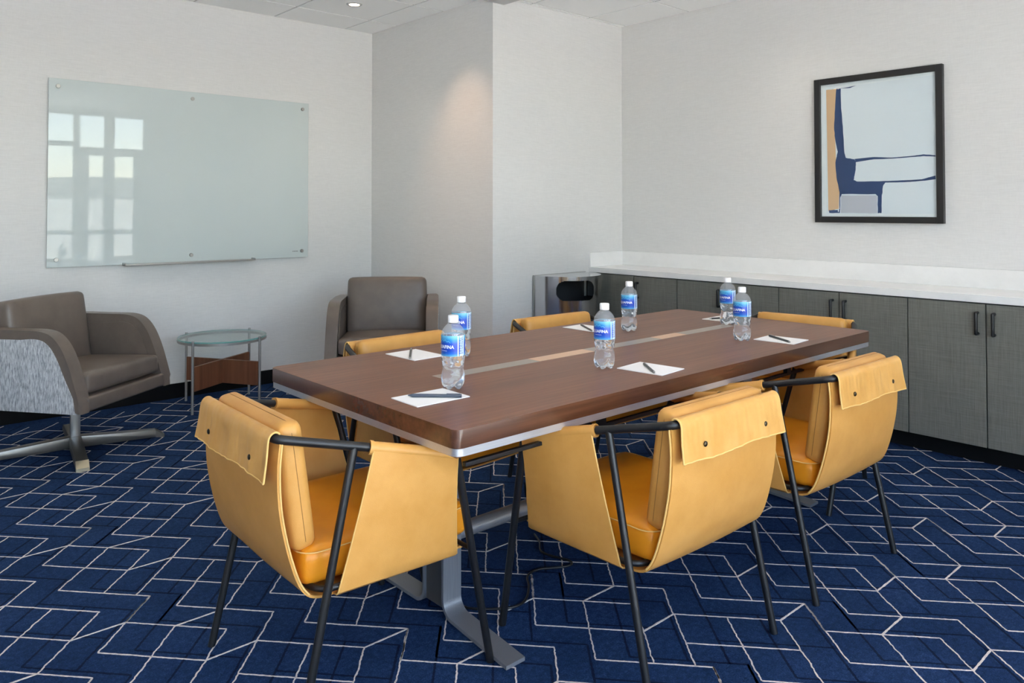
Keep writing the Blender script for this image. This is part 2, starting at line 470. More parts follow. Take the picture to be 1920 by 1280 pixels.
# ------------------------------------------------------------------ carpet with its woven lattice of lines
def carpet_floor():
    bm = new()
    box(bm, XL-T, XR+T, YF-T, YL+T, -.06, 0)
    a, L_, v = .111, .1557, .126
    P = 4*(a+L_); Q = 6*v
    # (x offset code, v) nodes; sub-cell s: A at s, B = A + a + L
    segs = []
    for s in (0, 1):
        x = s*2*(a+L_); B = x+a+L_
        link = (3, 4) if s == 0 else (2-0, 5)
        segs += [(x, 0, x+2*a, 2), (x, 2, x+2*a, 0), (x, 2, x+a, 3), (x, 0, x+2*a, -2), (x+a, -1, x+3*a, 1), (x+3*a, 1, x+a, 3),
                 (x+a, 3, x+2*a, 4), (x+2*a, 4, x+a, 5)]
        segs += [(B, -1, B+2*a, 1), (B+2*a, 1, B, 3), (B, 3, B+2*a, 5), (B+a, 2, B+3*a, 4), (B+3*a, 4, B+a, 6), (B+2*a, 3, B, 5)]
        if s == 0: segs.append((B, 3, B-a*.72, 3.72))
        segs += [(x+2*a, 0, B+a, 0, 3), (x+2*a, 2, B+a, 2, 3)]
        if s == 0: segs.append((B+3*a, 4, B+3*a+L_, 4, 3))
        else: segs.append((B+2*a, 5, B+2*a+L_, 5, 3))
    X0, Y0 = 1.70, 1.0175+Q
    uniq = {}
    for g in segs:
        uniq[tuple(round(t, 4) for t in g[:4])] = g
    rnd = random.Random(3)
    def strip(p, q_, w, amp, z, mi):
        p, q_ = Vector(p), Vector(q_); d = q_-p; n = max(1, int(d.length/.0075)); t = d.normalized(); nn = Vector((-t.y, t.x))
        prev = None; off = 0
        for i in range(n+1):
            c = p+d*i/n
            off = off*.6+rnd.uniform(-amp, amp)
            if i in (0, n): off = 0
            ww = w*rnd.uniform(.72, 1.15)/2
            l, r_ = c+nn*(off+ww), c+nn*(off-ww)
            cur = (bm.verts.new((l.x, l.y, z)), bm.verts.new((r_.x, r_.y, z)), bm.verts.new((l.x, l.y, z-.0016)), bm.verts.new((r_.x, r_.y, z-.0016)))
            if prev:
                for f in ((prev[0], cur[0], cur[1], prev[1]), (prev[0], prev[2], cur[2], cur[0]), (prev[1], cur[1], cur[3], prev[3])):
                    bm.faces.new(f).material_index = mi
            prev = cur
    for i in range(-5, 4):
        for j in range(-5, 6):
            ox, oy = X0+i*P, Y0+j*Q
            if ox > XR+.2 or ox+P < XL-.3: continue
            for g in uniq.values():
                x0, v0, x1, v1 = g[:4]
                p = (ox+x0, oy-v0*v); q_ = (ox+x1, oy-v1*v)
                mx, my = (p[0]+q_[0])/2, (p[1]+q_[1])/2
                if not (XL+.25 < mx < XR-.2 and YF+.2 < my < YL-.1) or max(p[0], q_[0]) > XR-.01 or max(p[1], q_[1]) > YL-.005: continue
                if mx > XS-.12 and my > YB-.1: continue
                if mx < -1.2 or my < -.4: continue
                if len(g) == 5: strip(p, q_, .0062, .0003, .0014, 1)
                elif (q_[0]-p[0])*(q_[1]-p[1]) > 0: strip(p, q_, .0048, .0016, .0012, 1)
                else: strip(p, q_, .0048, .0006, .0012, 1)
                if len(g) == 4:
                    sx, sy = .085, -.058
                    if p[0]+sx < XR-.02 and q_[0]+sx < XR-.02: strip((p[0]+sx, p[1]+sy), (q_[0]+sx, q_[1]+sy), .0075, .0005, .0006, 2)
    return struct(obj('floor', bm, [M['carpet'], M['cline'], M['cdark']]))
carpet_floor()

# ------------------------------------------------------------------ conference table
TX, TY, TL, TW, TZ = 1.2052, 1.5465, 2.4344, 1.0752, .75
table = thing('conference_table', 'long walnut conference table with a steel edge band and metal inlay down its middle', 'table', (TX+TL/2, TY+TW/2, 0))
hx, hy = TL/2, TW/2
def rrect(hx, hy, r, n=6):
    out = []
    for cx, cy, a0 in ((hx-r, hy-r, 0), (-hx+r, hy-r, 90), (-hx+r, -hy+r, 180), (hx-r, -hy+r, 270)):
        for k in range(n+1):
            a = R(a0+90*k/n); out.append((cx+r*cos(a), cy+r*sin(a)))
    return out
b_ = new(); prism(b_, rrect(hx, hy, .024), 'z', .7015, .75, bevel=.0018, seg=2)
for f in b_.faces: f.material_index = 1 if abs(f.normal.z) < .5 else 0
bmesh.ops.recalc_face_normals(b_, faces=b_.faces)
for f in b_.faces: f.material_index = 1 if abs(f.normal.z) < .5 else 0
obj('tabletop', b_, [M['walnut'], M['walnut_edge']], table, smooth=R(20))
# cross-grain banding at both ends, a hair proud of the field
for s in (-1, 1):
    b_ = new(); box(b_, min(s*(hx-.004), s*(hx-.026)), max(s*(hx-.004), s*(hx-.026)), -hy+.028, hy-.028, .7495, .7502)
    obj('end_banding', b_, M['walnut'], table)
b_ = new(); prism(b_, rrect(hx-.002, hy-.002, .024), 'z', .6805, .7012, bevel=.001, seg=1)
obj('edge_band', b_, M['steel_x'], table, smooth=R(20))
b_ = new(); box(b_, -hx+.34, hx-.34, -.033, .033, .7485, .7507, .0004, 1)
inl = obj('metal_inlay', b_, M['inlay'], table)
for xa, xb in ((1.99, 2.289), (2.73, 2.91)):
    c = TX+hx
    b_ = new(); box(b_, xa-c, xb-c, -.0325, .0325, .750, .7512, .0003, 1); obj('inlay_reflection', b_, M['lamp_reflect'], inl)  # patches of the inlay coloured as if mirroring the ceiling lamps
b_ = new(); box(b_, -hx+.006, hx-.006, -hy+.006, hy-.006, .6785, .6806); obj('underside', b_, M['walnut'], table)
for yy in (-hy+.075, hy-.075):
    b_ = new(); box(b_, -hx+.085, hx-.085, yy-.008, yy+.008, .624, .636, .002); box(b_, -hx+.62, -hx+.65, yy-.009, yy+.009, .63, .679); box(b_, hx-.65, hx-.62, yy-.009, yy+.009, .63, .679)
    obj('under_rail', b_, M['black'], table)
def L_leg(side, xo, tilt):
    """flat steel bar: foot on the floor, bend, upright; side -1 goes to the near edge"""
    t = .011; w = .036
    yv = -.085 if side < 0 else .018; ye = side*.437 if side < 0 else .42
    path = [(yv, .68)]+[(yv+side*.045*(1-cos(R(a))), .0575-.045*sin(R(a))) for a in range(0, 91, 15)]+[(ye, .0125)]
    path = [(u, z) for u, z in path]
    rows = []
    for u, z in path:
        dx = -.115*max(0, -.1-u)
        rows.append([(xo+dx+w*(-1+k), u, z) for k in range(3)])
    bm = new(); sheet(bm, rows, t)
    return bm
for k, xo in enumerate((1.539-(TX+hx), 3.32-(TX+hx))):
    for s in (-1, 1):
        obj('leg', L_leg(s, xo, -.035), M['steel_z'], table, smooth=R(35))
    b_ = new(); box(b_, xo-.03, xo+.03, -.078, .011, .03, .68, .002)
    obj('cable_post', b_, M['darkmetal'], table)
b_ = new(); tube(b_, [(1.56-(TX+hx), -.034, .235), (3.30-(TX+hx), -.034, .235)], .026, 24)
obj('stretcher', b_, M['steel_x'], table, smooth=R(40))
# ------------------------------------------------------------------ mustard sling chairs
CP = dict(zt=.745, zf=.641, a=.245, b=-.246, j=-.056, ls=-.019, e=.355, f=.219, g=.298, rb=-.209, h=.304, ff=.381)
def arm_pt(y, s):
    k = (y-CP['b'])/(CP['f']-CP['b']); return Vector((s*(CP['a']+(CP['e']-CP['a'])*k), y, CP['zt']+(CP['zf']-CP['zt'])*k))
def make_chair(label):
    t = thing('sling_armchair', label, 'chair', group='mustard chairs around the conference table')
    bm = new()
    pts = [arm_pt(CP['f'], 1), arm_pt(CP['b'], 1), arm_pt(CP['b'], -1), arm_pt(CP['f'], -1)]
    tube(bm, rounded(pts, [.035, .035], 8), .0115, 14)
    obj('arm_frame', bm, M['black'], t, smooth=R(50))
    for s in (1, -1):
        bm = new(); top = arm_pt(CP['f'], s); tube(bm, [top+Vector((0, 0, .004)), (s*CP['h'], CP['ff'], .0)], .0115, 12)
        bmesh.ops.create_uvsphere(bm, u_segments=12, v_segments=8, radius=.0115, matrix=Matrix.Translation(top))
        obj('leg', bm, M['black'], t, smooth=R(50))
        bm = new(); tube(bm, [arm_pt(CP['j'], s), (s*CP['g'], CP['rb'], .0)], .011, 12)
        obj('leg', bm, M['black'], t, smooth=R(50))
    bm = new()
    ring = [(x, y+.072, .356) for x, y in rrect(.281, .222, .055, 6)]
    tube(bm, ring, .0085, 10, closed=True)
    tube(bm, [(-.33, .292, .356), (.33, .292, .356)], .007, 10)
    obj('seat_frame', bm, M['black'], t, smooth=R(50))
    # back sling: from under the seat, up behind the cushion to the bar
    prof = spline([(0, .31, .338), (0, .12, .334), (0, -.06, .334), (0, -.142, .337), (0, -.184, .368), (0, -.215, .45), (0, -.238, .56), (0, -.243, .66), (0, -.236, .735)], 5)
    rows = []
    for i, p in enumerate(prof):
        hw = .264-.014*max(0, min(1, (p.z-.36)/.35)); hw = hw if p.y < .1 else hw
        rows.append([(hw*(-1+2*k/16), p.y-.004*(1-(-1+2*k/16)**2)*(p.z > .4), p.z-(.006*(1-(-1+k/8)**2) if p.z < .35 else 0)) for k in range(17)])
    bm = new(); sheet(bm, rows, .006); sl = obj('back_sling', bm, M['mustard'], t, smooth=R(40))
    for s in (1, -1):       # turned hem along each long edge
        bm = new(); e = [Vector(r_[0 if s < 0 else -1])+Vector((s*.0005, .004, 0)) for r_ in rows[18:]]
        tube(bm, e, .0028, 8); obj('hem', bm, M['thread'], sl, smooth=R(50))
    # flap folded over the bar to the outside
    prof = spline([(0, -.2325, .715), (0, -.231, .745), (0, -.238, .7585), (0, -.250, .7605), (0, -.2605, .752), (0, -.2645, .735), (0, -.2665, .70), (0, -.2715, .648)], 5)
    rows = []
    for i, p in enumerate(prof):
        r_ = []
        for k in range(33):
            u = -1+k/16; hang = max(0, (.75-p.z)/.1) if p.y < -.25 else 0
            wob = .0034*hang*sin(u*11+1.3+p.z*9)+.0024*hang*sin(u*23+.4)
            r_.append((.239*u*(1+.035*hang), p.y-abs(wob)-.002*hang, p.z+.003*hang*sin(u*5)*hang))
        rows.append(r_)
    bm = new(); sheet(bm, rows, .0045); fl = obj('back_flap', bm, M['mustard_flap'], t, smooth=R(40))
    bm = new(); tube(bm, [Vector(p)+Vector((0, -.0005, 0)) for p in rows[-1]], .0027, 8); obj('hem', bm, M['thread'], fl, smooth=R(50))
    for s in (1, -1):
        bm = new(); tube(bm, [Vector(r_[0 if s < 0 else -1]) for r_ in rows[8:]], .0027, 8); obj('hem', bm, M['thread'], fl, smooth=R(50))
        bm = new(); lathe(bm, [(.0001, 0), (.0075, 0), (.0075, .002), (.005, .004), (.0001, .0042)], 18)
        bmesh.ops.rotate(bm, verts=bm.verts, cent=(0, 0, 0), matrix=Matrix.Rotation(R(90), 3, 'X'))
        bmesh.ops.translate(bm, verts=bm.verts, vec=(s*.148, -.2735, .685))
        obj('snap_button', bm, M['snap'], fl, smooth=R(40))
    # side slings
    for s in (1, -1):
        rows = []; n = 12
        for i in range(n+1):
            v_ = i/n; r_ = []
            for k in range(11):
                u = k/10
                tp = arm_pt(-.012+.228*u, s)+Vector((s*.0135, 0, -.002))
                bt = Vector((s*.292, -.10+.368*u, .345-.006*u))
                p = tp.lerp(bt, v_)
                p.x += s*(.006*sin(pi*v_)*sin(pi*u)); p.y += .004*sin(pi*v_)*(u-.5)*-2
                if v_ > .6: p.x += s*.0016*sin(u*40)*(v_-.6)*(1-v_)*8
                r_.append(p)
            rows.append(r_)
        last = rows[-1]
        for dx, dz in ((.010, -.008), (.03, -.012), (.09, -.013)):
            rows.append([Vector((p.x-s*dx, p.y, p.z+dz)) for p in last])
        bm = new(); sheet(bm, rows, .005); sp = obj('side_panel', bm, M['mustard'], t, smooth=R(40))
        for j in (0, -1):
            bm = new(); tube(bm, [r_[j] for r_ in rows[:n+2]], .0026, 8); obj('hem', bm, M['thread'], sp, smooth=R(50))
        bm = new(); y0, y1 = CP['ls'], CP['f']+.002
        pts = [arm_pt(y0+(y1-y0)*k/8, s) for k in range(9)]
        tube(bm, pts, .0165, 16); tube(bm, [pts[0], pts[0].lerp(pts[1], .3)], .0185, 16)
        obj('arm_sleeve', bm, M['mustard'], sp, smooth=R(50))
    bm = new(); cushion(bm, .247, .262, .048, .03, (0, 0, .012), mtx=Matrix.Translation((0, .088, .402)))
    sc_ = obj('seat_cushion', bm, M['mustard_seat'], t, smooth=3.2)
    bm = new(); ring = [(x, y+.088, .440) for x, y in rrect(.2475, .2625, .05, 6)]; tube(bm, ring, .0018, 6, closed=True); obj('seam', bm, M['thread'], sc_, smooth=R(50))
    mt = Matrix.Translation((0, -.176, .606)) @ Matrix.Rotation(R(8), 4, 'X')
    bm = new(); cushion(bm, .224, .034, .168, .026, (0, .012, 0), mtx=mt)
    bc = obj('back_cushion', bm, M['mustard'], t, smooth=3.2)
    bm = new(); tube(bm, [mt @ Vector((x, .0, z)) for x, z in rrect(.2242, .1682, .035, 6)], .0009, 6, closed=True); obj('seam', bm, M['stitch'], bc, smooth=R(50))
    return t
chair = make_chair('mustard sling chair at the left end of the table, near the lounge chairs')
G = 'mustard chairs around the conference table'
chair.location = (1.096, 2.036, 0); chair.rotation_euler.z = R(-91.7)
for x, y, a, l in [
    (1.921, 1.459, -1.15, 'mustard sling chair in front, left of the two on the near long side'),
    (2.778, 1.440, -1.26, 'mustard sling chair on the near long side closest to the grey cabinets'),
    (1.885, 2.598, 181.5, 'mustard chair across the table in front of the cornered lounge chair'),
    (2.830, 2.612, 176.5, 'mustard chair across the table in front of the steel trash can'),
    (3.567, 1.920, 98.9, 'mustard chair tucked under the far right end of the table, facing along the table')]:
    dup(chair, (x, y, 0), R(a), l, G)

# ------------------------------------------------------------------ bottles, cards, pens on the table
def text_mesh(body, size):
    cu = bpy.data.curves.new('lettering', 'FONT'); cu.body = body; cu.size = size; cu.align_x = 'CENTER'; cu.align_y = 'CENTER'; cu.offset = .0003
    to = bpy.data.objects.new('lettering', cu); COL.objects.link(to)
    bpy.context.view_layer.update()
    me = bpy.data.meshes.new_from_object(to.evaluated_get(bpy.context.evaluated_depsgraph_get()))
    bpy.data.objects.remove(to); bpy.data.curves.remove(cu)
    return me
def wrap_text(body, size, r_, zc, ang, vertical=False, mtl=None, parent=None, name='lettering', sx=1.0):
    me = text_mesh(body, size); bm = bmesh.new(); bm.from_mesh(me); bpy.data.meshes.remove(me)
    bmesh.ops.triangulate(bm, faces=bm.faces)
    for _ in range(2):
        es = [e for e in bm.edges if e.calc_length() > .0025]
        if es: bmesh.ops.subdivide_edges(bm, edges=es, cuts=1)
    for v in bm.verts:
        x, y = v.co.x*sx, v.co.y
        if vertical: x, y = -y, x
        a = ang+x/r_
        v.co = Vector((r_*cos(a), r_*sin(a), zc+y))
    return obj(name, bm, mtl, parent)

def make_bottle(label):
    t = thing('water_bottle', label, 'bottle', group='water bottles on the conference table')
    prof = [(.0005, .006), (.012, .0055), (.022, .003), (.0285, .001), (.033, .006), (.0362, .016), (.0375, .028), (.0372, .040), (.0350, .052), (.0328, .062), (.0325, .066), (.0335, .074), (.0352, .086),
            (.0366, .097), (.0372, .104), (.0372, .138), (.0372, .168), (.0364, .175), (.033, .184), (.0275, .192), (.0215, .1985), (.016, .203), (.0135, .206), (.0132, .2065)]
    def mod(r_, z, a):
        if z < .05:
            k = (1-z/.05); pet = (abs(cos(2.5*a)))**1.2
            return r_*(1-.13*k*(1-pet)), z+.012*k*(1-pet)*min(1, r_/.03)
        if .05 < z < .1:
            return r_*(1+.012*cos(8*a+z*260)), z
        return r_, z
    fine = []
    for i in range(len(prof)-1):
        for k in range(3): u = k/3; fine.append((prof[i][0]*(1-u)+prof[i+1][0]*u, prof[i][1]*(1-u)+prof[i+1][1]*u))
    fine.append(prof[-1])
    sfine = fine; fine = [p for p in fine if p[1] <= .168]+[(.0371, .1682), (.001, .1682)]
    bm = new(); lathe(bm, fine, 60, mod=mod)
    bd = obj('bottle_body', bm, M['water'], t, smooth=R(80))
    bm = new(); lathe(bm, [p for p in sfine if p[1] >= .1675], 60, cap=False); obj('bottle_shoulder', bm, M['petthin'], t, smooth=3.2)
    bm = new(); lathe(bm, [(.0158, .2035), (.0158, .2055), (.0140, .2062), (.0140, .2085)], 32); obj('neck_ring', bm, M['pet'], t, smooth=R(40))
    bm = new()
    lathe(bm, [(.0001, .2068), (.0166, .2068), (.0168, .2255), (.0155, .2285), (.0001, .229)], 48, mod=lambda r_, z, a: (r_*(1+.012*(int(a/(2*pi)*48) % 2)) if r_ > .016 else r_, z))
    obj('bottle_cap', bm, M['cap'], t, smooth=R(30))
    bm = new(); lathe(bm, [(.0376, .1055), (.0378, .107), (.0378, .167), (.0376, .1685), (.0372, .1685), (.0372, .1055)], 60, cap=False); lb = obj('bottle_label', bm, M['label'], t, smooth=R(40))
    for k in (0, 1):
        a0 = -pi/2+k*pi-.06
        wrap_text('AQUAFINA', .0145, .0381, .134, a0, mtl=M['white'], parent=lb, sx=1.0)
        wrap_text('\u2014\u2014\u2014\u2014\u2014', .006, .0381, .1225, a0, mtl=M['white'], parent=lb, name='label_rule', sx=.9)
        # mountain line above the name
        bm = new(); pk = [(-.9, .147), (-.6, .1535), (-.45, .151), (-.2, .159), (.02, .1525), (.25, .1575), (.5, .1505), (.7, .1535), (.92, .147)]
        vs = []
        for u, z in pk:
            vs.append((bm.verts.new((.0381*cos(a0+u*.72), .0381*sin(a0+u*.72), z)), bm.verts.new((.0381*cos(a0+u*.72), .0381*sin(a0+u*.72), z-.0016))))
        for p, q_ in zip(vs[:-1], vs[1:]): bm.faces.new((p[0], q_[0], q_[1], p[1]))
        obj('label_peaks', bm, M['tealink'], lb)
        # small print down the clear strip
        bm = new(); rr = random.Random(5+k)
        for c in range(4):
            z = .112
            while z < .162:
                h_ = rr.uniform(.002, .007); a_ = a0+pi/2+.06+(c-1.5)*.1
                w_ = .028
                q = [bm.verts.new((.0381*cos(a_+da), .0381*sin(a_+da), zz)) for da, zz in ((-w_, z), (w_, z), (w_, z+h_), (-w_, z+h_))]
                bm.faces.new(q); z += h_+.0018
        obj('small_print', bm, M['blueink'], lb)
    return t
def cam_ang(x, y): return atan2(-y, -x)
BT = [(1.487, 1.924, .55, 'water bottle nearest the camera, behind the card with the thick grey pen'),
      (1.836, 2.325, .30, 'clear water bottle partly hidden behind the nearest bottle, by the far side of the table'),
      (2.075, 1.811, .30, 'clear water bottle mid-table, left of a white card with a short dark pen'),
      (2.804, 2.296, .25, 'clear water bottle alone on the far side, before the cabinets right of the trash can'),
      (3.319, 2.100, .30, 'clear water bottle furthest along the table, partly hidden by the bottle before it'),
      (2.956, 1.800, .30, 'clear water bottle left of the card at the right end, overlapping a further bottle')]
bot = None
for x, y, off, l in BT:
    rz = cam_ang(x, y)+pi/2-off-.28
    if bot is None:
        bot = make_bottle(l); bot.location = (x, y, .7506); bot.rotation_euler.z = rz
    else: dup(bot, (x, y, .7506), rz, l)

def card(cx, cy, w, d, rz, label, group='white note cards laid at each seat'):
    bm = new(); box(bm, -w/2, w/2, -d/2, d/2, 0, .0016)
    box(bm, -w/2+.0004, w/2-.0004, -d/2, d/2-.0005, .0016, .0026)
    o = obj('note_card', bm, M['paper'], loc=(cx, cy, .7506), rotz=rz)
    o['label'] = label; o['category'] = 'note card'; o['group'] = group
def pen(p, q_, r_, label, m='pen2', z=.7534):
    p, q_ = Vector((*p, z+r_)), Vector((*q_, z+r_)); c = (p+q_)/2; L_ = (q_-p).length; a = atan2(q_.y-p.y, q_.x-p.x)
    t = thing('ballpoint_pen', label, 'pen', (c.x, c.y, z), a, 'pens resting on the note cards')
    bm = new(); tube(bm, [(-L_/2+.012, 0, r_), (L_/2-.03, 0, r_)], r_, 14); obj('barrel', bm, M[m], t, smooth=R(40))
    bm = new(); tube(bm, [(-L_/2+.012, 0, r_), (-L_/2, 0, r_)], r_*.9, 12, r2=r_*.25); obj('tip', bm, M['nickel' if m != 'pen' else m], t, smooth=R(40))
    bm = new(); tube(bm, [(L_/2-.03, 0, r_), (L_/2, 0, r_)], r_*1.03, 14); obj('cap', bm, M[m], t, smooth=R(40))
    bm = new(); box(bm, L_/2-.045, L_/2-.004, -.0015, .0015, r_*2-.0002, r_*2+.0015); obj('clip', bm, M['nickel' if m != 'pen' else m], t)
card(1.362, 1.871, .188, .138, R(-1), 'white note card at the near-left corner of the table under a thick grey pen')
pen((1.310, 1.914), (1.424, 1.801), .0052, 'thick slate grey pen across the card at the near-left corner', 'pen', .7534)
card(1.719, 2.464, .146, .186, R(2), 'white note card on the far left side, left of the two overlapping bottles')
pen((1.645, 2.391), (1.756, 2.544), .0045, 'short dark pen pointing at the camera on the card on the far left side')
card(2.184, 1.693, .15, .182, R(6), 'white note card right of the middle bottle on the near side of the table')
pen((2.114, 1.621), (2.211, 1.742), .0045, 'dark pen on the card right of the middle bottle')
card(3.089, 1.694, .15, .178, R(4), 'white note card nearest the right end of the table')
pen((3.032, 1.62), (3.119, 1.765), .0045, 'dark pen on the card nearest the right end of the table')
card(2.716, 2.480, .138, .186, R(2), 'white note card behind the middle bottle in front of the far chair back')
pen((2.644, 2.38), (2.740, 2.539), .0042, 'dark pen on the card behind the middle bottle')
card(3.468, 2.225, .178, .13, R(2), 'small sliver of white note card left of the two bottles at the far end')
pen((3.386, 2.25), (3.500, 2.2), .0042, 'dark pen on the card left of the two bottles at the far end')

# ------------------------------------------------------------------ cord on the carpet
cord = [(1.592, 2.06), (1.594, 2.02), (1.604, 1.985), (1.64, 1.944), (1.71, 1.896), (1.773, 1.9), (1.845, 1.958), (1.898, 2.02), (1.961, 2.03), (2.03, 1.99), (2.075, 1.977), (2.095, 2.005), (2.072, 2.087), (2.075, 2.136), (2.127, 2.196), (2.16, 2.26)]
b_ = new(); tube(b_, spline([(x, y, .0055) for x, y in cord], 8), .004, 10)
o = obj('power_cord', b_, M['cable'], smooth=R(60)); o['label'] = 'black power cord curling on the carpet beneath the table'; o['category'] = 'cord'

# ------------------------------------------------------------------ cabinets and countertop
XF = 4.4335; CY0 = YF
ct = thing('countertop', 'long white quartz countertop with an upstand along the right wall', 'countertop', (XF, 0, .835))
def lb(bm, dx=XF, dz=.835):
    bmesh.ops.translate(bm, verts=bm.verts, vec=(-dx, 0, -dz))
b_ = new(); box(b_, XF, XR-.002, CY0+.002, YB-.002, .8355, .8756, .002); lb(b_); obj('slab', b_, M['quartz'], ct)
b_ = new(); box(b_, XR-.018, XR-.0015, CY0+.002, YB-.0015, .8756, .9845, .001); box(b_, XF, XR-.018, YB-.018, YB-.0015, .8756, .9845, .001); lb(b_); obj('backsplash', b_, M['quartz'], ct)
cab0 = None
bounds = [3.97, 3.208, 2.447, 1.686, .924, .162, -.60]
names = ['grey laminate base cabinet beside the trash can, leftmost of the row', 'grey laminate base cabinet behind the far bottles, second from the trash can',
         'grey base cabinet seen just above the right end of the table', 'grey laminate base cabinet below the framed print, its two doors seen almost whole',
         'grey laminate base cabinet cut off by the right edge of the photo', 'grey laminate base cabinet beyond the right edge of the photo']
def make_cab(l):
    t = thing('base_cabinet', l, 'cabinet', group='grey base cabinets along the right wall')
    W_ = .7615
    b_ = new(); box(b_, .022, XR-XF-.002, -W_+.001, -.001, .10, .834); obj('cabinet_body', b_, M['frame'], t)
    b_ = new(); box(b_, .085, .30, -W_+.001, -.001, 0, .10); obj('toe_kick', b_, M['blackmat'], t)
    for k in (0, 1):
        y1 = -W_/2*k-.003; y0 = y1-W_/2+.006
        b_ = new(); box(b_, .003, .021, y0, y1, .10, .829, .0008, 1); d = obj('door', b_, M['laminate'], t)
        yc = -W_/2+(.038 if k == 0 else -.038)
        b_ = new(); tube(b_, rounded([(.004, yc, .783), (-.026, yc, .783), (-.026, yc, .677), (.004, yc, .677)], .004, 3), .0085, 8); obj('handle', b_, M['black'], d, smooth=R(50))
    return t
for i, l in enumerate(names):
    if cab0 is None: cab0 = make_cab(l); cab0.location = (XF, bounds[0], 0)
    else: dup(cab0, (XF, bounds[i], 0), 0, l)
b_ = new(); box(b_, XF+.003, XR-.002, 3.9705, YB-.001, 0, .834)
o = obj('end_panel', b_, M['filler'], smooth=None); o['label'] = 'narrow pale grey filler panel closing the cabinet row next to the trash can'; o['category'] = 'panel'

# ------------------------------------------------------------------ trash can
tc_ = thing('trash_can', 'polished stainless steel wall trash can with a dark oval mouth, beside the cabinets', 'trash can', (4.10, 4.012, 0))
def can_xy(u):      # u 0..1 around the front from left back to right back
    w, dpt, fl_ = .268, .29, .03
    tot = 2*fl_+pi*w
    s = u*tot
    if s < fl_: return (-w, -s)
    if s > tot-fl_: return (w, -(tot-s))
    a = (s-fl_)/w
    return (-w*cos(a), -fl_-dpt*sin(a))
b_ = new(); NU, NZ = 160, 150; H = .842
ok = {}
for i in range(NU+1):
    for j in range(NZ+1):
        x, y = can_xy(i/NU); ok[i, j] = b_.verts.new((x, y, H*j/NZ))
def hole(u, z):
    cu, cz, hw, hz, rr = .36, .742, .145, .070, .062
    tot = .06+pi*.268; dx = abs(u-cu)*tot; dz = abs(z-cz); hw *= 1.0
    ex, ez = max(dx-(hw-rr), 0), max(dz-(hz-rr), 0)
    return ex*ex+ez*ez < rr*rr if (dx < hw and dz < hz) else False
for i in range(NU):
    for j in range(NZ):
        if not hole((i+.5)/NU, H*(j+.5)/NZ): b_.faces.new((ok[i, j], ok[i+1, j], ok[i+1, j+1], ok[i, j+1]))
b_.faces.new([ok[i, NZ] for i in range(0, NU+1)])
bmesh.ops.delete(b_, geom=[v for v in b_.verts if not v.link_faces], context='VERTS')
obj('can_shell', b_, M['chrome'], tc_, smooth=R(40))
b_ = new()
pin = [can_xy(i/40) for i in range(41)]
lo = [b_.verts.new((x*.94, y*.94-.002, .60)) for x, y in pin]; hi = [b_.verts.new((x*.94, y*.94-.002, .66)) for x, y in pin]
for i in range(40): b_.faces.new((lo[i], lo[i+1], hi[i+1], hi[i]))
b_.faces.new(lo)
box(b_, -.25, .25, -.012, -.004, .6, .835)
obj('inner_bin', b_, M['bin'], tc_)
b_ = new(); box(b_, -.275, .275, -.006, .004, .0, .845, .001); obj('back_plate', b_, M['nickel'], tc_)

# ------------------------------------------------------------------ marker board
bd = thing('glass_marker_board', 'large pale green glass marker board on the back wall reflecting the windows', 'marker board', ((1.0744+2.862)/2, YL, 1.5488))
bw_, bh_ = (2.862-1.0744)/2, (2.1508-.9468)/2
b_ = new(); box(b_, -bw_, bw_, -.026, -.020, -bh_, bh_, .0008, 1)
for f in b_.faces: f.material_index = 0 if abs(f.normal.y) > .5 else 1
bmesh.ops.recalc_face_normals(b_, faces=b_.faces)
for f in b_.faces: f.material_index = 0 if abs(f.normal.y) > .5 else 1
obj('glass_panel', b_, [M['board'], M['boardedge']], bd)
for x in (-.842, -.003, .842):
    for z in (.553, -.553):
        b_ = new(); lathe(b_, [(.0001, 0), (.013, 0), (.013, .008), (.0115, .0095), (.0001, .0095)], 24)
        lathe(b_, [(.006, -.0255), (.006, 0)], 12)
        bmesh.ops.rotate(b_, verts=b_.verts, cent=(0, 0, 0), matrix=Matrix.Rotation(R(90), 3, 'X'))
        bmesh.ops.translate(b_, verts=b_.verts, vec=(x, -.026, z)); obj('standoff', b_, M['nickel'], bd, smooth=R(40))
b_ = new(); box(b_, 1.515-1.9682, 2.411-1.9682, -.085, -.022, -.606, -.602, .001, 1); box(b_, 1.515-1.9682, 2.411-1.9682, -.088, -.084, -.606, -.594, .001, 1)
for x in (1.515, 2.411-.006): box(b_, x-1.9682, x+.006-1.9682, -.088, -.022, -.606, -.590)
obj('pen_tray', b_, M['nickel'], bd)
b_ = new()
for k in range(5): box(b_, .765+.0095*k, .771+.0095*k+.001*(k % 2), -.0266, -.0262, -.556, -.5515)
obj('maker_mark', b_, M['frame'], bd)

# ------------------------------------------------------------------ framed print
fy0, fy1, fz0, fz1 = 1.6216, 2.3909, 1.2328, 2.1567
fc = ((fy0+fy1)/2, (fz0+fz1)/2)
fr = thing('framed_print', 'black framed abstract print with navy, tan and white shapes on the right wall', 'picture', (XR, fc[0], fc[1]))
def FY(y): return y-fc[0]
def FZ(z): return z-fc[1]
b_ = new(); w_ = .038; d0, d1 = -.032, 0
a0, a1, c0, c1 = FY(fy0), FY(fy1), FZ(fz0), FZ(fz1)
box(b_, d0, d1, a0, a0+w_, c0, c1, .0015, 1); box(b_, d0, d1, a1-w_, a1, c0, c1, .0015, 1)
box(b_, d0, d1, a0+w_, a1-w_, c0, c0+w_, .0015, 1); box(b_, d0, d1, a0+w_, a1-w_, c1-w_, c1, .0015, 1)
obj('picture_frame', b_, M['frame'], fr)
b_ = new(); box(b_, -.012, -.006, a0+.02, a1-.02, c0+.02, c1-.02)
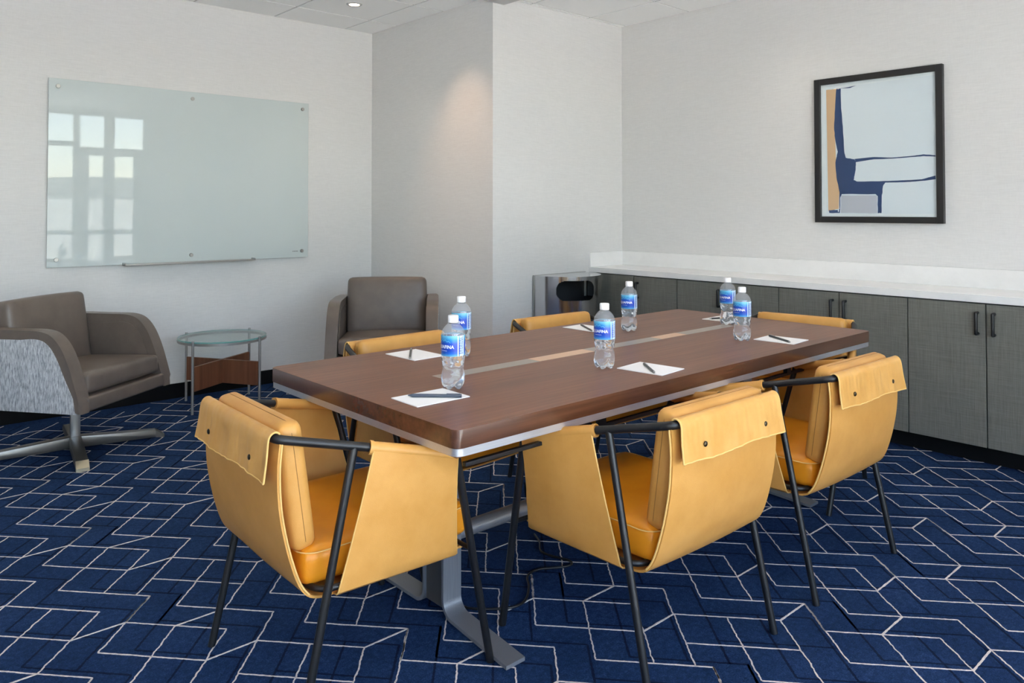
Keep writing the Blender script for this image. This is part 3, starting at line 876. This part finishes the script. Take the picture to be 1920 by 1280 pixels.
def poly(pts, x, mi):
    vs = [b_.verts.new((x, FY(y), FZ(z))) for y, z in pts]
    for tri in tessellate_polygon([[Vector((y, z, 0)) for y, z in pts]]):
        f = b_.faces.new([vs[i] for i in tri]); f.material_index = mi
def rough(pts, amp, n=5, seed=1):
    rr = random.Random(seed); out = []
    for i in range(len(pts)):
        p, q_ = pts[i], pts[(i+1) % len(pts)]
        for k in range(n):
            u = k/n; out.append((p[0]+(q_[0]-p[0])*u+(rr.uniform(-amp, amp) if k else 0), p[1]+(q_[1]-p[1])*u+(rr.uniform(-amp, amp) if k else 0)))
    return out
poly([(2.325, 2.092), (1.665, 2.098), (1.665, 1.288), (2.322, 1.288)], -.0121, 1)
poly(rough([(2.318, 2.086), (2.251, 2.086), (2.265, 1.866), (2.262, 1.77), (2.258, 1.655), (2.254, 1.53), (2.236, 1.425), (2.242, 1.32), (2.31, 1.306)], .0015, 4, 2), -.0125, 2)
navy = [(2.251, 2.088), (2.222, 2.084), (2.221, 1.958), (2.211, 1.843), (2.203, 1.681), (2.194, 1.642), (2.139, 1.63), (2.13, 1.615), (2.132, 1.573), (2.14, 1.526), (2.145, 1.5), (2.121, 1.49), (1.949, 1.488), (1.967, 1.456), (1.975, 1.384), (1.977, 1.294), (2.0, 1.294), (1.999, 1.398), (2.012, 1.41), (2.222, 1.413), (2.232, 1.387), (2.234, 1.294), (2.247, 1.294), (2.237, 1.32), (2.236, 1.425), (2.255, 1.521), (2.261, 1.617), (2.245, 1.683), (2.262, 1.77), (2.268, 1.838), (2.26, 1.962)]
poly(rough(navy, .0014, 4, 4), -.0128, 3)
poly(rough([(2.139, 1.632), (2.019, 1.638), (1.912, 1.629), (1.784, 1.634), (1.734, 1.639), (1.668, 1.63), (1.668, 1.622), (1.734, 1.629), (1.775, 1.627), (1.904, 1.623), (2.019, 1.624), (2.13, 1.612)], .0006, 4, 5), -.0129, 3)
poly(rough([(1.984, 1.488), (1.879, 1.489), (1.81, 1.49), (1.743, 1.493), (1.67, 1.512), (1.668, 1.491), (1.727, 1.484), (1.811, 1.479), (1.862, 1.479), (1.949, 1.479)], .0006, 4, 6), -.0129, 3)
poly(rough([(2.227, 1.406), (2.003, 1.402), (2.002, 1.294), (2.228, 1.294)], .0015, 6, 7), -.0127, 4)
poly([(2.23, 2.085), (2.182, 2.087), (2.125, 2.092), (2.163, 2.081)], -.0129, 3)
poly(rough([(2.307, 1.311), (2.247, 1.313), (2.247, 1.294), (2.304, 1.294)], .002, 4, 9), -.0129, 3)
obj('abstract_print', b_, [M['p_edge'], M['backboard'], M['p_tan'], M['p_navy'], M['p_mauve'], M['p_pale']], fr)
b_ = new(); box(b_, -.021, -.018, a0+.03, a1-.03, c0+.03, c1-.03); obj('glazing', b_, M['pane'], fr)

# ------------------------------------------------------------------ lounge chairs
def make_lounge(label):
    t = thing('lounge_chair', label, 'lounge chair', group='taupe lounge chairs')
    W_, zb, yf, za = .363, .292, .336, .702
    def side(ins):
        # closed outline in (y, z)
        pts = [(-.335+ins, zb+ins), (yf-ins*1.3, zb+ins)]
        crv = [(.333, .33), (.306, .42), (.268, .53), (.222, .62), (.165, .678), (.095, .70), (.0, .702)]
        c = spline([(0, y, z) for y, z in crv], 4)
        cx, cz = -.05, .50
        for p in c:
            d = Vector((0, p.y-cx, p.z-cz)); nn = Vector((0, 1, .5)) if p.z < .5 else d
            nn = nn.normalized(); q = p-nn*ins; pts.append((q.y, max(q.z, zb+ins)))
        pts += [(-.20, .702-ins), (-.335+ins, .700-ins)]
        out = []
        for p in pts:
            if not out or hypot(p[0]-out[-1][0], p[1]-out[-1][1]) > .004: out.append(p)
        return out
    for s in (1, -1):
        bm = new(); prism(bm, side(0), 'x', min(s*(W_-.078), s*W_), max(s*(W_-.078), s*W_), bevel=.019, seg=5)
        a = obj('arm', bm, M['taupe'], t, smooth=R(50))
        bm = new(); x0, x1 = s*(W_-.006), s*(W_+.0035); prism(bm, [(max(y+max(0, min(.032, (.50-z)*.2)), -.33), z if z > .36 else zb+.003) for y, z in side(.048)], 'x', min(x0, x1), max(x0, x1), bevel=.003, seg=2)
        obj('fabric_panel', bm, M['fabric'], a, smooth=R(30))
        bm = new(); x0, x1 = s*(W_-.082), s*(W_-.070); prism(bm, side(.052), 'x', min(x0, x1), max(x0, x1), bevel=.004, seg=2)
        obj('inner_panel', bm, M['taupe'], a, smooth=R(30))
    bm = new(); box(bm, -W_+.06, W_-.06, -.31, yf-.004, zb+.001, .366, .012, 4); obj('seat_base', bm, M['taupe'], t, smooth=R(40))
    bm = new(); box(bm, -W_+.055, W_-.055, -.334, -.26, zb+.004, .70, .014, 4); obj('back_shell', bm, M['taupe'], t, smooth=R(40))
    bm = new(); cushion(bm, .283, .27, .052, .026, (0, .006, .012), mtx=Matrix.Translation((0, .045, .419)) @ Matrix.Rotation(R(2), 4, 'X')); obj('seat_cushion', bm, M['taupe'], t, smooth=3.2)
    bm = new(); cushion(bm, .277, .062, .20, .034, (.004, .014, .006), mtx=Matrix.Translation((0, -.205, .632)) @ Matrix.Rotation(R(9), 4, 'X')); obj('back_cushion', bm, M['taupe'], t, smooth=3.2)
    return t
def lounge_base(parent, rz):
    """swivel column on a four-arm foot"""
    bm = new(); box(bm, -.024, .024, -.024, .024, .045, .292, .004); box(bm, -.10, .10, -.10, .10, .282, .292, .002)
    bmesh.ops.rotate(bm, verts=bm.verts, cent=(0, 0, 0), matrix=Matrix.Rotation(rz, 3, 'Z'))
    obj('swivel_column', bm, M['nickel'], parent, smooth=R(40))
    for k in range(4):
        bm = new(); L_ = .448
        prism(bm, [(.0, .012), (L_-.05, .006), (L_, .006), (L_, .016), (L_-.045, .044), (.0, .074)], 'y', -.029, .029, bevel=.003, seg=2)
        bmesh.ops.rotate(bm, verts=bm.verts, cent=(0, 0, 0), matrix=Matrix.Rotation(rz+k*pi/2, 3, 'Z'))
        a = obj('foot_arm', bm, M['darkmetal'], parent, smooth=R(30))
        bm = new(); prism(bm, [(L_-.044, .045), (L_-.001, .0175), (L_+.002, .0175), (L_+.002, .0), (L_-.02, .0), (L_-.044, .008)], 'y', -.030, .030)
        bmesh.ops.rotate(bm, verts=bm.verts, cent=(0, 0, 0), matrix=Matrix.Rotation(rz+k*pi/2, 3, 'Z'))
        obj('foot_cap', bm, M['brass'] if k == 3 else M['darkmetal'], a)
lc = make_lounge('taupe leather lounge chair with grey fabric sides at the left edge of the photo')
lounge_base(lc, R(143.15)-R(8))
lc.location = (1.067, 4.768, 0); lc.rotation_euler.z = R(-143.15)
lc2 = dup(lc, (2.905, 4.52, 0), R(-216.9), 'taupe leather lounge chair facing the camera in the corner beside the column')

# ------------------------------------------------------------------ glass side table
st = thing('side_table', 'round glass side table on four thin steel rods with crossed wood boards', 'side table', (2.052, 5.207, 0), R(31))
b_ = new(); lathe(b_, [(.0001, .4525), (.283, .4525), (.284, .454), (.284, .461), (.283, .4625), (.0001, .4625)], 96)
for f in b_.faces: f.material_index = 1 if abs(f.calc_center_median().xy.length) > .28 else 0
obj('glass_top', b_, [M['tglass'], M['tglass_edge']], st, smooth=R(30))
b_ = new(); lathe(b_, [(.272, .436), (.285, .436), (.285, .452), (.272, .452), (.272, .436)], 96, cap=False); obj('rim_ring', b_, M['nickel'], st, smooth=R(30))
for k in range(4):
    a = k*pi/2; b_ = new(); tube(b_, [(.2935*cos(a), .2935*sin(a), 0), (.2935*cos(a), .2935*sin(a), .470)], .0085, 16); obj('leg', b_, M['nickel'], st, smooth=R(50))
for k in range(2):
    b_ = new(); zz = (.145, .303)
    box(b_, -.285, .285, -.009, .009, *zz, .001, 1)
    bmesh.ops.rotate(b_, verts=b_.verts, cent=(0, 0, 0), matrix=Matrix.Rotation(k*pi/2, 3, 'Z')); obj('cross_board', b_, M['wood_v'], st)

# ------------------------------------------------------------------ downlights
def downlight(x, y, label, energy, spot=True, ang=70, tgt=None, col=(1, .86, .70)):
    t = thing('downlight', label, 'downlight', (x, y, ZC), 0, 'recessed ceiling downlights')
    b_ = new(); lathe(b_, [(.036, .001), (.038, -.006), (.050, -.007), (.056, -.002), (.056, .001)], 40, cap=False); obj('trim_ring', b_, M['tbar'], t, smooth=R(40))
    b_ = new(); lathe(b_, [(.0001, -.0035), (.037, -.0035), (.037, -.0005), (.0001, -.0005)], 32); obj('lens', b_, M['lamp'], t)
    l = bpy.data.lights.new('bulb', 'SPOT'); l.energy = energy; l.color = col; l.spot_size = R(ang); l.spot_blend = 1.0; l.shadow_soft_size = .03
    o = bpy.data.objects.new('bulb', l); COL.objects.link(o); o.parent = t; o.location = (0, 0, -.012)
    if tgt:
        d = Vector(tgt)-Vector((x, y, ZC-.012)); o.rotation_euler = d.to_track_quat('-Z', 'Y').to_euler()
downlight(2.855, 4.864, 'recessed round downlight glowing in the ceiling above the side table', 13, ang=110)
downlight(2.85, 4.28, 'recessed round downlight washing the side of the column, above the frame', 40, ang=64, tgt=(3.455, 4.30, 1.45), col=(1, .62, .38))
for x, y, l in ((1.65, 4.3, 'added fill downlight over the lounge corner, above the frame'), (.43, 4.3, 'added fill downlight over the left lounge chair, above the frame'), (1.65, 2.45, 'added fill downlight over the near end of the table'), (2.87, 2.45, 'added fill downlight over the far end of the table'), (4.1, 2.45, 'added fill downlight over the cabinets'), (4.1, .6, 'added fill downlight over the cabinets nearest the window'), (1.65, .6, 'added fill downlight nearest the camera')):
    downlight(x, y, l, 20, ang=140)  # unseen downlights, added as warm overhead fill

# ------------------------------------------------------------------ outside, seen in reflections
b_ = new(); box(b_, -14, 16, -16, YF-T, -.08, -.02); o = struct(obj('patio', b_, M['out_ground']))
b_ = new(); box(b_, -14, 16, -12.2, -12, 0, 1.62); o = struct(obj('garden_wall', b_, M['out_wall']))
b_ = new(); hp = [(-40, -.5)]+[(x, 3.6+.5*sin(x*.13)+.25*sin(x*.41)) for x in range(-40, 44, 4)]+[(40, -.5)]
prism(b_, hp, 'y', -60, -58); struct(obj('hillside', b_, M['out_hill']))
b_ = new()
for k in range(12): box(b_, 1.2, 6, YF-T-.5-.16*k, YF-T-.46-.16*k, 3.0, 3.12)
for x in (1.3, 3.6, 5.9): box(b_, x-.06, x+.06, YF-T-2.5, YF-T-.2, 3.12, 3.24)
for x in (1.3, 5.9): box(b_, x-.06, x+.06, YF-T-2.4, YF-T-2.28, -.02, 3.12)
o = obj('pergola', b_, M['cedar']); o['label'] = 'cedar slat pergola outside the windows, seen only as a reflection'; o['category'] = 'pergola'

# ------------------------------------------------------------------ light
w = bpy.data.worlds.new('World'); sc.world = w; w.use_nodes = True
N = w.node_tree.nodes; L = w.node_tree.links; bg = N['Background']
sky = N.new('ShaderNodeTexSky'); sky.sky_type = 'NISHITA'; sky.sun_disc = False; sky.sun_elevation = R(48); sky.sun_rotation = R(150)
sky.air_density = 1.0; sky.dust_density = .9
L.new(sky.outputs[0], bg.inputs['Color']); bg.inputs['Strength'].default_value = 1.5
sun = bpy.data.lights.new('sun', 'SUN'); sun.energy = 60.0; sun.angle = R(1); sun.color = (1, .985, .97)
so = bpy.data.objects.new('sun', sun); COL.objects.link(so); so.rotation_euler = (R(-7), R(-32), 0)   # high sun along the facade: lights the patio, never enters
def portal(x0, x1, z0, z1):
    l = bpy.data.lights.new('portal', 'AREA'); l.shape = 'RECTANGLE'; l.size = x1-x0; l.size_y = z1-z0; l.cycles.is_portal = True
    o = bpy.data.objects.new('portal', l); COL.objects.link(o); o.location = ((x0+x1)/2, YF-T-.02, (z0+z1)/2); o.rotation_euler = (R(90), 0, 0)
portal(WX0, WX1, WZ0, WZ1)

# ------------------------------------------------------------------ camera
cam = bpy.data.cameras.new('camera'); co = bpy.data.objects.new('camera', cam); COL.objects.link(co)
cam.sensor_width = 36; cam.lens = 1442.685/1920*36; cam.shift_y = (365.9-640)/1920; cam.clip_start = .05
co.location = (0, 0, 1.3057); co.rotation_euler = (R(90+1.178), R(0), R(47.944-90))
sc.camera = co
sc.view_settings.view_transform = 'Standard'; sc.view_settings.look = 'None'; sc.view_settings.gamma = 1; sc.view_settings.exposure = -0.27
sc.view_settings.use_curve_mapping = False
sc.cycles.use_denoising = True
sc.cycles.max_bounces = 14; sc.cycles.diffuse_bounces = 8; sc.cycles.glossy_bounces = 6; sc.cycles.transmission_bounces = 10; sc.cycles.transparent_max_bounces = 12
sc.cycles.caustics_reflective = False; sc.cycles.caustics_refractive = True
sc.cycles.sample_clamp_indirect = 40
